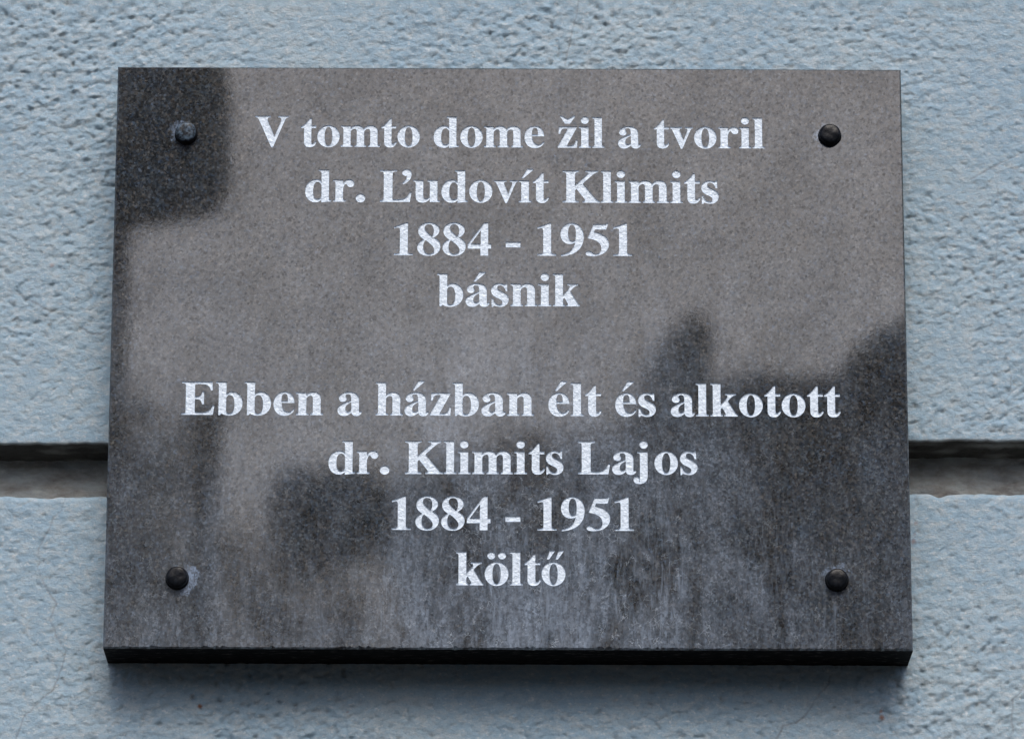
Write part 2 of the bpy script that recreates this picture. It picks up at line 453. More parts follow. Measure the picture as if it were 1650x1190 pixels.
def build_wall():
    st = mat_stucco()
    root = empty('house_wall', (0, 0, 0))
    tag(root, 'pale blue-grey rough stucco wall with a deep horizontal joint, behind the plaque', 'wall')
    r = 0.0016
    # upper block: from the soffit's inner edge, round the lower lip, up the face
    drop = 0.003
    rows = []
    n = 40
    zlip = GT
    L0 = DEPTH - 0.002
    for i in range(n + 1):
        t = i / n
        y = L0 + (r - L0) * t; z = zlip - drop * (1 - t)
        rows.append((y, z, 0.0, -1.0, 1.0, 1.02 - 0.04 * t, zlip - (L0 - r) * (1 - t) - r * 1.57))  # highest value here gives the soffit its painted shade
    rows += arc(r, zlip + r, r, -math.pi / 2, -math.pi, 5, 0, 1, 0.95, 0.0)[1:]
    rows = [list(q) for q in rows]
    for k in range(n + 1, len(rows)): rows[k][6] = zlip + (k - n) * 0.0003
    zs = graded(zlip + r + 0.0006, Z0 + 0.192, 0.00060, 0, Z0 + 6.5)
    zs = zs[zs > zlip + r + 0.0003]
    for z in zs:
        w = max(0.0, 1 - (z - zlip) / 0.03)
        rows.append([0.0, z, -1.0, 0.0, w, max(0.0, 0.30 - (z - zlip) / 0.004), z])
    profile_sheet('plaster_block', rows, 0, root, st, 41, 1)
    # lower block: up the face, round the upper lip, back along the weathered ledge
    rows = []; r = 0.0034
    zs = graded(Z0 - 0.225, GB - r - 0.0004, 0.00060, 0.02, 9)
    zs = zs[zs < GB - r - 0.0003]
    for z in zs:
        w = max(0.0, 1 - (GB - z) / 0.03)
        rows.append([0.0, z, -1.0, 0.0, w, 0.0, z])
    a = arc(r, GB - r, r, math.pi, math.pi / 2, 9, GB - r, 1, 0.0, 0.10)
    for k, q in enumerate(a):
        q = list(q); q[6] = GB - r + k * 0.0004; rows.append(q)
    for i in range(1, n + 1):
        t = i / n
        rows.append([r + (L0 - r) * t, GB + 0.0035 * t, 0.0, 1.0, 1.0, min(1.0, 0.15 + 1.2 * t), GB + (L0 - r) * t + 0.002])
    profile_sheet('plaster_block', rows, 0, root, st, 51, 1)
    # the joint bed between the two blocks
    rows = []
    m = int((GT - GB + 0.012) / 0.0007)
    for i in range(m + 1):
        z = GB - 0.006 + (GT - GB + 0.012) * i / m
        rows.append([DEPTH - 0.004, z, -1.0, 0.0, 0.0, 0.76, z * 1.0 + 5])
    profile_sheet('joint_bed', rows, 0, root, st, 61, 1)
    return root

# ------------------------------------------------------------------ lettering (bold roman, drawn as outlines in 1/1000 em)
CIRC = 0.5523
def ell(cx, cy, rx, ry, k=CIRC):
    return f"M {cx+rx} {cy} C {cx+rx} {cy+k*ry} {cx+k*rx} {cy+ry} {cx} {cy+ry} C {cx-k*rx} {cy+ry} {cx-rx} {cy+k*ry} {cx-rx} {cy} C {cx-rx} {cy-k*ry} {cx-k*rx} {cy-ry} {cx} {cy-ry} C {cx+k*rx} {cy-ry} {cx+rx} {cy-k*ry} {cx+rx} {cy} Z"

def stem(x0, x1, top, flag, l, r):
    """lower case stem with bracketed foot serif and a flag at the top left"""
    return (f"M {l} 0 L {r} 0 L {r} 20 C {x1+14} 23 {x1} 36 {x1} 70 L {x1} {top} L {flag} {top} L {flag} {top-20} "
            f"C {x0-14} {top-22} {x0} {top-34} {x0} {top-72} L {x0} 70 C {x0} 36 {x0-14} 23 {l} 20 Z")

def arch(sx, x0, x1, l, r):
    """arch springing from a stem whose right side is sx to a stem x0..x1"""
    return (f"M {sx-30} 300 L {sx-30} 372 L {sx} 392 C {sx+40} 448 {sx+80} 473 {sx+136} 473 C {x1-50} 473 {x1} 424 {x1} 338 L {x1} 70 "
            f"C {x1} 36 {x1+14} 23 {r} 20 L {r} 0 L {l} 0 L {l} 20 C {x0-12} 24 {x0} 38 {x0} 72 L {x0} 328 C {x0} 384 {x0-20} 406 {x0-56} 406 "
            f"C {sx+54} 406 {sx+24} 384 {sx} 346 L {sx} 300 Z")

G = {
 'l': (278, [stem(66, 205, 676, 16, 16, 255)], []),
 'ı': (278, [stem(66, 205, 461, 16, 16, 255)], []),
 'i': (278, [stem(66, 205, 461, 16, 16, 255), ell(135, 614, 77, 77)], []),
 'h': (556, [stem(66, 205, 676, 16, 16, 250), arch(205, 345, 485, 300, 534)], []),
 'n': (556, [stem(70, 209, 461, 21, 21, 254), arch(209, 350, 489, 304, 539)], []),
 'm': (833, [stem(66, 205, 461, 16, 16, 248), arch(205, 345, 485, 302, 530), arch(485, 625, 764, 582, 814)], []),
 'k': (556, [stem(70, 209, 676, 22, 22, 252),
       "M 209 150 L 209 214 L 325 352 C 345 378 356 396 356 412 C 356 432 342 440 308 442 L 308 461 L 511 461 L 511 442 C 470 437 440 418 392 366 L 350 318 L 478 100 C 505 52 520 30 543 20 L 543 0 L 290 0 L 290 20 C 312 21 322 27 322 40 C 322 50 316 62 304 84 L 246 186 Z"], []),
 'b': (556, ["M 17 676 L 17 656 C 54 654 66 644 66 606 L 66 -4 L 84 -4 L 121 33 C 165 2 210 -14 268 -14 C 415 -14 521 90 521 236 C 521 375 430 473 325 473 C 275 473 238 452 205 405 L 205 676 Z"],
       ["M 205 352 C 222 392 245 410 276 410 C 340 410 374 340 374 222 C 374 90 340 20 270 20 C 228 20 205 45 205 92 Z"]),
 'd': (556, ["M 294 676 L 294 656 C 332 654 347 644 347 606 L 347 410 C 315 455 280 473 238 473 C 118 473 25 365 25 222 C 25 80 110 -14 225 -14 C 275 -14 315 5 347 50 L 347 -14 L 362 -14 C 420 -6 470 0 534 3 L 534 23 C 498 26 486 36 486 70 L 486 676 Z"],
       ["M 347 352 C 325 400 302 422 268 422 C 205 422 172 350 172 232 C 172 115 200 48 262 48 C 300 48 330 70 347 108 Z"]),
 'o': (500, [ell(250, 229.5, 226, 243.5, 0.56)], [ell(250, 229.5, 84, 212, 0.62)]),
 'e': (444, ["M 426 109 C 385 25 320 -14 232 -14 C 110 -14 25 85 25 228 C 25 375 110 473 232 473 C 350 473 417 390 421 253 L 168 253 C 172 118 235 50 306 50 C 350 50 382 72 410 118 Z"],
       ["M 170 286 L 303 286 C 303 392 292 441 236 441 C 184 441 168 380 170 286 Z"]),
 'a': (500, ["M 488 56 C 463 6 436 -14 388 -14 C 335 -14 303 10 292 61 C 240 10 195 -14 142 -14 C 72 -14 25 33 25 100 C 25 185 95 226 290 300 L 290 355 C 290 415 268 441 222 441 C 187 441 162 426 162 404 C 162 394 166 385 174 375 C 184 364 188 352 188 338 C 188 303 160 279 122 279 C 80 279 49 307 49 346 C 49 418 128 473 240 473 C 370 473 430 415 430 305 L 430 98 C 430 72 437 60 450 60 C 458 60 465 64 474 72 Z"],
       ["M 290 270 C 205 234 166 190 166 133 C 166 92 186 68 218 68 C 246 68 274 84 290 106 Z"]),
 'r': (444, [stem(74, 213, 461, 29, 29, 268),
       "M 205 230 L 213 360 C 245 438 285 473 340 473 C 397 473 434 440 434 386 C 434 345 407 316 367 316 C 337 316 314 333 303 362 C 297 378 290 385 281 385 C 250 385 214 335 213 262 Z"], []),
 's': (389, ["M 333 320 L 315 320 C 295 395 255 441 197 441 C 158 441 132 419 132 388 C 132 350 165 330 220 303 C 308 260 361 222 361 138 C 361 50 296 -14 205 -14 C 172 -14 142 -6 112 3 C 98 8 90 10 82 10 C 68 10 60 2 54 -13 L 37 -13 L 35 154 L 54 154 C 72 70 122 18 184 18 C 224 18 252 42 252 76 C 252 116 217 140 150 172 C 72 208 28 252 28 322 C 28 410 92 473 178 473 C 212 473 238 466 262 456 C 272 452 280 450 287 450 C 300 450 307 457 314 473 L 331 473 Z"], []),
 't': (333, ["M 20 418 L 20 438 C 95 492 142 545 200 630 L 221 630 L 221 461 L 318 461 L 318 418 L 221 418 L 221 120 C 221 76 230 60 255 60 C 278 60 297 76 316 110 L 332 98 C 302 20 262 -12 198 -12 C 120 -12 82 30 82 108 L 82 418 Z"], []),
 'u': (556, ["M 16 461 L 16 442 C 54 438 66 428 66 392 L 66 130 C 66 35 110 -14 195 -14 C 255 -14 300 12 350 74 L 350 0 L 537 0 L 537 20 C 502 22 489 34 489 66 L 489 461 L 300 461 L 300 442 C 338 438 350 428 350 390 L 350 112 C 322 76 296 58 264 58 C 224 58 205 84 205 134 L 205 461 Z"], []),
 'v': (500, ["M 21 461 L 21 442 C 50 437 60 428 80 384 L 246 -14 L 266 -14 L 428 380 C 445 420 455 436 485 442 L 485 461 L 337 461 L 337 442 C 372 438 386 430 386 408 C 386 396 382 382 375 364 L 301 171 L 222 361 C 214 380 210 395 210 407 C 210 430 222 438 259 442 L 259 461 Z"], []),
 'z': (444, ["M 406 461 L 50 461 L 40 312 L 62 312 C 74 393 100 429 160 429 L 236 429 L 21 18 L 21 0 L 410 0 L 420 162 L 398 162 C 384 70 345 33 268 33 L 192 33 L 406 444 Z"], []),
 'j': (333, ["M 211 461 L 20 461 L 20 441 C 58 439 72 428 72 390 L 72 -78 C 72 -146 68 -173 52 -173 C 43 -173 38 -167 38 -158 C 38 -142 54 -132 54 -108 C 54 -78 30 -58 0 -58 C -34 -58 -57 -84 -57 -118 C -57 -170 -15 -203 55 -203 C 155 -203 211 -145 211 -32 Z", ell(140, 614, 77, 77)], []),
 'V': (722, ["M 16 676 L 16 657 C 60 652 78 640 98 592 L 358 -18 L 380 -18 L 614 570 C 637 628 656 650 701 657 L 701 676 L 490 676 L 490 657 C 540 653 560 640 560 608 C 560 592 556 575 546 550 L 417 216 L 274 560 C 264 585 260 600 260 612 C 260 640 280 653 326 657 L 326 676 Z"], []),
 'E': (667, ["M 16 676 L 16 656 C 70 654 92 640 92 598 L 92 80 C 92 36 72 22 16 20 L 16 0 L 610 0 L 641 184 L 616 184 C 580 90 520 38 400 38 L 320 38 C 270 38 256 45 256 78 L 256 326 L 290 326 C 365 326 395 298 412 218 L 434 218 L 434 476 L 412 476 C 398 395 365 368 290 368 L 256 368 L 256 610 C 256 632 262 640 285 640 L 370 640 C 505 640 550 615 578 510 L 602 510 L 596 676 Z"], []),
 'L': (667, ["M 19 676 L 19 656 C 75 652 94 640 94 598 L 94 80 C 94 36 75 22 19 20 L 19 0 L 605 0 L 638 204 L 614 204 C 575 95 500 38 370 38 L 325 38 C 270 38 257 45 257 80 L 257 596 C 257 640 275 652 345 656 L 345 676 Z"], []),
 'K': (778, ["M 30 676 L 30 656 C 88 653 106 640 106 596 L 106 80 C 106 36 88 23 30 20 L 30 0 L 342 0 L 342 20 C 284 23 266 36 266 80 L 266 596 C 266 640 284 653 342 656 L 342 676 Z",
       "M 262 262 L 262 352 L 515 590 C 540 614 550 626 550 637 C 550 650 535 655 490 657 L 490 676 L 734 676 L 734 657 C 688 650 655 632 596 576 L 420 408 L 672 84 C 708 38 728 26 769 20 L 769 0 L 430 0 L 430 20 C 468 22 484 29 484 45 C 484 56 476 70 458 94 L 304 300 Z"], []),
 '1': (500, ["M 68 0 L 430 0 L 430 20 C 352 24 328 36 328 90 L 328 688 L 308 688 L 66 590 L 72 570 C 100 580 122 586 138 586 C 172 586 185 566 185 520 L 185 90 C 185 36 160 24 68 20 Z"], []),
 '4': (500, ["M 417 688 L 350 688 L 28 232 L 28 146 L 278 146 L 278 0 L 417 0 L 417 146 L 475 146 L 475 238 L 417 238 Z"], ["M 278 238 L 76 238 L 278 530 Z"]),
 '5': (500, ["M 458 688 L 418 562 L 194 562 L 172 502 C 370 470 470 372 470 240 C 470 95 335 -8 150 -8 C 70 -8 22 8 22 44 C 22 68 44 92 78 92 C 98 92 112 84 132 68 C 160 44 182 26 220 26 C 285 26 334 82 334 160 C 334 285 215 352 66 370 L 176 662 L 400 662 C 425 662 436 668 444 688 Z"], []),
 '8': (500, ["M 250 688 C 368 688 452 625 452 532 C 452 466 412 418 338 378 C 430 332 472 272 472 190 C 472 70 380 -13 248 -13 C 115 -13 28 60 28 162 C 28 240 75 293 165 333 C 82 382 46 440 46 510 C 46 612 130 688 250 688 Z"],
       ["M 253 658 C 198 658 163 625 163 580 C 163 528 215 473 314 398 C 342 430 352 470 352 520 C 352 605 312 658 253 658 Z",
        "M 188 320 C 150 283 137 243 137 185 C 137 80 185 19 258 19 C 320 19 362 55 362 105 C 362 165 312 225 188 320 Z"]),
 '9': (500, ["M 245 688 C 380 688 473 570 473 400 C 473 170 330 10 40 -13 L 38 8 C 200 40 292 130 318 288 C 285 262 245 250 205 250 C 100 250 26 335 26 455 C 26 590 115 688 245 688 Z"],
       ["M 247 657 C 195 657 167 590 167 480 C 167 370 195 303 252 303 C 285 303 313 318 320 345 C 326 385 328 430 328 470 C 328 590 300 657 247 657 Z"]),
 '-': (333, ["M 28 176 L 305 176 L 305 278 L 28 278 Z"], []),
 '.': (250, [ell(125, 74, 88, 88)], []),
 ' ': (250, [], []),
}
ACC = {'acute': "M 96 520 L 118 520 L 322 706 L 205 716 Z",
       'caron': "M 10 706 L 118 540 L 214 540 L 322 706 L 292 706 L 166 628 L 40 706 Z"}
def comp(base, parts, dx=0):
    w, pos, neg = G[base]
    return (w, pos + [shift_path(p, d, e) for p, d, e in parts], neg)
def shift_path(p, dx, dy):
    out = []; k = 0
    for t in p.split():
        if t.isalpha(): out.append(t)
        else:
            v = float(t) + (dx if k % 2 == 0 else dy); k += 1; out.append(f"{v:.2f}")
    return ' '.join(out)
G['á'] = comp('a', [(ACC['acute'], 90, 0)])
G['é'] = comp('e', [(ACC['acute'], 62, 0)])
G['í'] = comp('ı', [(ACC['acute'], -20, 0)])
G['ž'] = comp('z', [(ACC['caron'], 55, 0)])
G['ö'] = comp('o', [(ell(145, 604, 70, 70), 0, 0), (ell(357, 604, 70, 70), 0, 0)])
G['ő'] = comp('o', [("M 128 536 L 160 536 L 272 704 L 182 704 Z", 0, 0), ("M 298 536 L 332 536 L 446 704 L 354 704 Z", 0, 0)])
G['Ľ'] = comp('L', [("M 545 700 C 500 700 463 668 463 627 C 463 587 492 562 528 562 C 540 562 548 564 556 568 C 552 500 522 442 468 402 L 482 382 C 582 425 638 510 638 600 C 638 660 600 700 545 700 Z", 0, 0)])

def flatten(path, seg=7):
    toks = path.split(); i = 0; pts = []; cmd = None
    while i < len(toks):
        if toks[i].isalpha(): cmd = toks[i]; i += 1
        if cmd == 'Z': break
        if cmd in 'ML':
            pts.append((float(toks[i]), float(toks[i + 1]))); i += 2
        elif cmd == 'C':
            p0 = pts[-1]; p = [float(t) for t in toks[i:i + 6]]; i += 6
            chord = math.hypot(p[4] - p0[0], p[5] - p0[1])
            n = max(2, min(seg, int(chord / 22) + 2))
            for k in range(1, n + 1):
                t = k / n; u = 1 - t
                pts.append((u**3 * p0[0] + 3 * u * u * t * p[0] + 3 * u * t * t * p[2] + t**3 * p[4],
                            u**3 * p0[1] + 3 * u * u * t * p[1] + 3 * u * t * t * p[3] + t**3 * p[5]))
    out = []
    for q in pts:
        if not out or math.hypot(q[0] - out[-1][0], q[1] - out[-1][1]) > 1.0: out.append(q)
    if math.hypot(out[0][0] - out[-1][0], out[0][1] - out[-1][1]) < 1.0: out.pop()
    return out

def embolden(c, d):
    n = len(c); out = []
    for i in range(n):
        ax, ay = c[i - 1]; bx, by = c[i]; cx, cy = c[(i + 1) % n]
        ux, uy = bx - ax, by - ay; vx, vy = cx - bx, cy - by
        lu = math.hypot(ux, uy) or 1; lv = math.hypot(vx, vy) or 1
        nx, ny = uy / lu + vy / lv, -ux / lu - vx / lv
        l2 = nx * nx + ny * ny
        k = 2 * d / max(l2, 0.8)
        out.append((bx + nx * k, by + ny * k))
    return out

def area(p):
    return 0.5 * sum(p[i][0] * p[(i + 1) % len(p)][1] - p[(i + 1) % len(p)][0] * p[i][1] for i in range(len(p)))

def glyph_contours(ch):
    w, pos, neg = G[ch]
    out = []
    for p in pos:
        c = flatten(p); out.append(embolden(c if area(c) > 0 else c[::-1], 7.0))
    for p in neg:
        c = flatten(p); out.append(embolden(c if area(c) < 0 else c[::-1], 3.0))
    return out

def winding(contours, x, y):
    wn = 0
    for c in contours:
        n = len(c)
        for i in range(n):
            x0, y0 = c[i]; x1, y1 = c[(i + 1) % n]
            if y0 <= y < y1 or y1 <= y < y0:
                t = (y - y0) / (y1 - y0)
                if x0 + t * (x1 - x0) > x: wn += 1 if y1 > y0 else -1
    return wn

# line: text, left px, right px, baseline y at left, baseline y at right (in the photograph)
LINES = [
 ('V tomto dome žil a tvoril', 410.5, 1232.3, 235.5, 238.7),
 ('dr. Ľudovít Klimits', 491.5, 1158.2, 324.2, 326.8),
 ('1884 - 1951', 634.3, 1018.8, 410.5, 411.8),
 ('básnik', 704.1, 934.5, 492.4, 492.8),
 ('Ebben a házban élt és alkotott', 292.5, 1355.3, 667.2, 670.6),
 ('dr. Klimits Lajos', 529.0, 1124.2, 762.2, 763.2),
 ('1884 - 1951', 630.7, 1021.6, 852.4, 854.2),
 ('költő', 734.7, 911.3, 941.5, 941.8),
]
BOLTS = [(299.5, 213, 'dusty'), (1337.5, 216, ''), (285, 929, ''), (1349, 932, '')]   # centres in the photograph
ROLL = -0.0020
BH = 0.0048                         # how far the caps stand out

PLQ_ORIGIN = Vector((0, 0, Z0))
def to_local(px, py, y=-PT):
    p = on_plane(px, py, y) - PLQ_ORIGIN
    c, s = math.cos(-(-ROLL)), math.sin(-(-ROLL))
    # plaque is turned by ROLL about the Y axis
    m = Matrix.Rotation(-ROLL, 3, 'Y')
    q = m.inverted() @ p
    return q
PROT = (0, -ROLL, 0)

SMEARS = []
_bl = [to_local(b[0], b[1], -PT - 0.002) for b in BOLTS]
SMEARS.append((_bl[2].x + 0.002, _bl[2].z, rad(-18), 0.62, 1.0))
SMEARS.append((_bl[0].x - 0.0006, _bl[0].z + 0.0006, rad(165), 0.48, 0.8))
SMEARS.append((_bl[1].x - 0.0010, _bl[1].z, rad(190), 0.50, 0.9))
SMEARS.append((_bl[3].x, _bl[3].z + 0.0012, rad(90), 0.48, 0.9))

def build_plaque():
    stone = mat_stone(); paint = mat_letter()
    root = empty('memorial_plaque', PLQ_ORIGIN, PROT)
    tag(root, 'dark polished stone memorial plaque with engraved white Slovak and Hungarian lettering and four black caps', 'plaque')
    DEEP = 0.0005
    rng = random.Random(4)
    hw, hh = PW / 2, PH / 2
    ch = 0.0007
    # ---- lettering positions
    lines = []
    for text, xl, xr, yl, yr in LINES:
        a = to_local(xl, yl); b = to_local(xr, yr)
        adv = sum(G[c][0] for c in text)
        first = glyph_contours(text[0]); last = glyph_contours(text[-1])
        lsb = min(p[0] for c in first for p in c)
        rsb = G[text[-1]][0] - max(p[0] for c in last for p in c)
        kern = {('V', ' '): -18}
        adv += sum(kern.get(t, 0) for t in zip(text, text[1:]))
        em = (b.x - a.x) / (adv - lsb - rsb)
        x = a.x - lsb * em
        slope = (b.z - a.z) / (b.x - a.x)
        letters = []
        for i, c in enumerate(text):
            if c != ' ':
                zb = a.z + slope * (x - a.x)
                letters.append((c, [[(x + p[0] * em, zb + p[1] * em * (0.975)) for p in cc] for cc in glyph_contours(c)]))
            x += (G[c][0] + kern.get((c, text[i + 1]) if i + 1 < len(text) else None, 0)) * em
        lines.append((text, letters))
    # ---- front face with the letters cut out
    W2, H2 = hw - ch, hh - ch
    def edge_pts(n, fn, amp):
        return [fn(i / n, amp * (rng.random() ** 6) * (0.4 + 0.6 * math.sin(i * 0.13 + amp * 9000) ** 2)) for i in range(n)]
    border = []
    border += edge_pts(260, lambda t, j: (-W2 + 2 * W2 * t, -H2 + j), 0.0014)
    border += edge_pts(160, lambda t, j: (W2 - j, -H2 + 2 * H2 * t), 0.00015)
    border += edge_pts(200, lambda t, j: (W2 - 2 * W2 * t, H2 - j), 0.0003)
    border += edge_pts(160, lambda t, j: (-W2 + j, H2 - 2 * H2 * t), 0.0003)
    vin = list(border); ein = [(i, (i + 1) % len(border)) for i in range(len(border))]
    owner_boxes = []
    allletters = []
    for li, (text, letters) in enumerate(lines):
        for c, cons in letters:
            for cc in cons:
                s = len(vin); vin += cc
                ein += [(s + i, s + (i + 1) % len(cc)) for i in range(len(cc))]
            xs = [p[0] for cc in cons for p in cc]; zs = [p[1] for cc in cons for p in cc]
            allletters.append((li, c, cons, (min(xs), max(xs), min(zs), max(zs))))
    V, _, Fc, _, _, _ = delaunay_2d_cdt([Vector(v) for v in vin], ein, [], 1, 1e-7)
    V = [(v[0], v[1]) for v in V]
    front = []; per = {k: [] for k in range(len(allletters))}
    for f in Fc:
        mx = sum(V[i][0] for i in f) / len(f); mz = sum(V[i][1] for i in f) / len(f)
        hit = None
        for k, (li, c, cons, bb) in enumerate(allletters):
            if bb[0] <= mx <= bb[1] and bb[2] <= mz <= bb[3] and winding(cons, mx, mz) > 0:
                hit = k; break
        (front if hit is None else per[hit]).append(tuple(f))
    def orient(f):          # face normals toward -Y
        p = [V[i] for i in f]
        return f if area(p) > 0 else f[::-1]
    # ---- slab body: front + arris + sides + back
    verts = [(v[0], -PT, v[1]) for v in V]
    faces = [orient(f) for f in front]
    nb = len(border)
    # locate border vertices in output (the first nb inputs keep their order)
    outer = []
    for i, (bx, bz) in enumerate(border):
        k = i if (abs(V[i][0] - bx) < 1e-6 and abs(V[i][1] - bz) < 1e-6) else min(range(len(V)), key=lambda q: (V[q][0] - bx) ** 2 + (V[q][1] - bz) ** 2)
        outer.append(k)
    def expand(bx, bz):
        return (max(-hw, min(hw, bx * hw / W2)), max(-hh, min(hh, bz * hh / H2)))
    ring = []
    for i, (bx, bz) in enumerate(border):
        if i < 260: p = (-hw + 2 * hw * (i / 260), -hh)
        elif i < 420: p = (hw, -hh + 2 * hh * ((i - 260) / 160))
        elif i < 620: p = (hw - 2 * hw * ((i - 420) / 200), hh)
        else: p = (-hw, hh - 2 * hh * ((i - 620) / 160))
        j = 0.0004 * rng.random() ** 2
        ring.append((p[0], -PT + ch + (border[i][1] + H2) * 0.9 * (1 if i < 260 else 0) + j, p[1]))
    b0 = len(verts); verts += ring
    back = [(p[0], 0.003, p[2]) for p in ring]; b1 = len(verts); verts += back
    for i in range(nb):
        j = (i + 1) % nb
        faces.append((outer[j], outer[i], b0 + i, b0 + j))
        faces.append((b0 + j, b0 + i, b1 + i, b1 + j))
    faces.append(tuple(b1 + i for i in range(nb)))
    me = mesh('slab', verts, faces)
    bm = bmesh.new(); bm.from_mesh(me)
    loose = [v for v in bm.verts if not v.link_faces]
    bmesh.ops.delete(bm, geom=loose, context='VERTS')
    bmesh.ops.recalc_face_normals(bm, faces=bm.faces)
    bm.to_mesh(me); bm.free()
    slab = link('slab', me, stone, root)
    me.materials.append(mat_shaded_side())
    for p in me.polygons:
        if p.normal.y > -0.3: p.material_index = 1
    # ---- engraved letters: painted floor and walls of each cut
    tl = {}
    for k, (li, c, cons, bb) in enumerate(allletters):
        if li not in tl:
            t = empty('inscription_line', (0, 0, 0)); t.parent = root
            t['label'] = 'engraved line reading «' + lines[li][0] + '»'
            tl[li] = t
        fs = [orient(f) for f in per[k]]
        if not fs: continue
        used = sorted({i for f in fs for i in f}); mp = {i: n for n, i in enumerate(used)}
        vs = [(V[i][0], -PT + DEEP, V[i][1]) for i in used]
        n0 = len(vs); vs += [(V[i][0], -PT, V[i][1]) for i in used]
        es = {}
        for f in fs:
            for a, b in zip(f, f[1:] + f[:1]): es[(a, b)] = es.get((a, b), 0) + 1
        fl = [tuple(mp[i] for i in f) for f in fs]
        for (a, b) in es:
            if (b, a) not in es: fl.append((mp[b], mp[a], n0 + mp[a], n0 + mp[b]))
        ml = mesh('letter', vs, fl)
        bm = bmesh.new(); bm.from_mesh(ml)
        bmesh.ops.delete(bm, geom=[v for v in bm.verts if not v.link_faces], context='VERTS')
        bm.to_mesh(ml); bm.free()
        link('letter', ml, paint, tl[li])
    # ---- four fixing caps
    capm = mat_cap(0.0); capd = mat_cap(1.0)
    R = 0.0054
    prof = [(0.0, BH), (R * 0.40, BH - 0.00003), (R * 0.74, BH - 0.00012), (R * 0.88, BH - 0.00035), (R * 0.96, BH - 0.0009), (R, BH - 0.0017), (R * 0.99, 0.0010), (R * 1.08, 0.0008), (R * 1.10, 0.0)]
    nseg = 32
    for (bx, by, kind) in BOLTS:
        c = to_local(bx, by, -PT - BH * 0.6)
        vs = [(0, -prof[0][1], 0)]; fs = []
        dent = rng.random() * 6
        for r, h in prof[1:]:
            for s in range(nseg):
                a = 2 * math.pi * s / nseg
                rr = r * (1 + 0.012 * math.sin(2 * a + dent) + 0.008 * math.sin(5 * a + dent * 2))
                vs.append((rr * math.cos(a), -h - (0.00008 * math.sin(3 * a + dent) if h > 0 else 0), rr * math.sin(a)))
        for s in range(nseg): fs.append((0, 1 + s, 1 + (s + 1) % nseg))
        for q in range(len(prof) - 2):
            for s in range(nseg):
                a = 1 + q * nseg + s; b = 1 + q * nseg + (s + 1) % nseg
                fs.append((a, a + nseg, b + nseg, b))
        me = mesh('screw_cap', vs, fs, True)
        o = link('screw_cap', me, capd if kind else capm, root)
        o.location = (c.x, -PT, c.z)
        if kind: o['label'] = 'dusty blue-grey screw cap in the upper left corner'
    return root

def mat_cap(dust):
    m, nt, N, L, P = node_mat('dusty_cap' if dust else 'black_cap')
    oc = objcoord(nt)
    c = nramp(nt, nnoise(nt, oc, 600, 4, 0.7), [(0.35, (0.003, 0.0035, 0.005)), (0.7, (0.009, 0.011, 0.015))])
    if dust:
        sep = N.new('ShaderNodeSeparateXYZ'); L.new(oc, sep.inputs[0])
        top = nramp(nt, nmath(nt, 'MULTIPLY', sep.outputs[1], -1 / 0.0048), [(0.72, 0.0), (0.85, 1.0)])
        f = nmath(nt, 'MULTIPLY', top, nramp(nt, nnoise(nt, oc, 420, 4, 0.7), [(0.42, 0.0), (0.64, 0.75)]))
        c = nmix(nt, f, c, (0.11, 0.16, 0.22))
    L.new(c, P.inputs['Base Color'])
    P.inputs['Roughness'].default_value = 0.22
    P.inputs['IOR'].default_value = 1.25
    L.new(bump(nt, nnoise(nt, oc, 500, 3, 0.6), 0.0002, 0.6), P.inputs['Normal'])
    return m

# ------------------------------------------------------------------ what stands across the street (seen mirrored in the stone)
def mirrored(px, py, dist):
    """world point at distance dist in front of the wall whose mirror image falls on plaque pixel (px, py)"""
    p = on_plane(px, py, -PT)
    v = Vector((CAM.x, -2 * PT - CAM.y, CAM.z))        # the camera mirrored in the plaque face
    d = p - v
    t = (-dist - v.y) / d.y
    return v + d * t

def prism(name, outline, dist, depth, mat, parent, holes=None, down=None):
    """extrude an outline standing parallel to the wall"""
    pts = [mirrored(x, y, dist) for x, y in outline]
    n = len(pts)
    vs = [(p.x, -dist, p.z) for p in pts] + [(p.x, -dist - depth, p.z) for p in pts]
    fs = [tuple(range(n)), tuple(reversed(range(n, 2 * n)))]
    for i in range(n):
        j = (i + 1) % n
        fs.append((i, i + n, j + n, j))
    me = mesh(name, vs, fs)
    bm = bmesh.new(); bm.from_mesh(me); bmesh.ops.recalc_face_normals(bm, faces=bm.faces); bm.to_mesh(me); bm.free()
    return link(name, me, mat, parent)

def ground_y(px, dist):       # pixel height that maps to the street level at this distance (found by bisection)
    lo, hi = 1045.0, 90000.0
    for _ in range(60):
        mid = (lo + hi) / 2
        if mirrored(px, mid, dist).z > 0.0: lo = mid
        else: hi = mid
    return lo

def crown_mesh(name, blobs, dist, depth, leaf, n, mat, parent, seed):
    """leaf-sized faces spread through a few overlapping clumps given in photograph pixels"""
    rg = random.Random(seed); vs = []; fs = []
    for k in range(n):
        bx, by, rx, ry = blobs[rg.randrange(len(blobs))] if rg.random() < 0.5 else rg.choices(blobs, [b[2] * b[3] for b in blobs])[0]
        while True:
            u, v, w = rg.uniform(-1, 1), rg.uniform(-1, 1), rg.uniform(-1, 1)
            q = u * u + v * v + w * w
            if q < 1 and rg.random() < 0.35 + 0.65 * q: break
        p = mirrored(bx + u * rx, by + v * ry, dist); p.y += w * depth
        a = Vector((rg.gauss(0, 1), rg.gauss(0, 1), rg.gauss(0, 1))).normalized()
        b = a.orthogonal().normalized(); c = a.cross(b)
        s = leaf * rg.uniform(0.6, 1.4); o = len(vs)
        vs += [p - b * s, p + c * s * 0.5, p + b * s, p - c * s * 0.5]; fs.append((o, o + 1, o + 2, o + 3))
    return link(name, mesh(name, vs, fs), mat, parent)

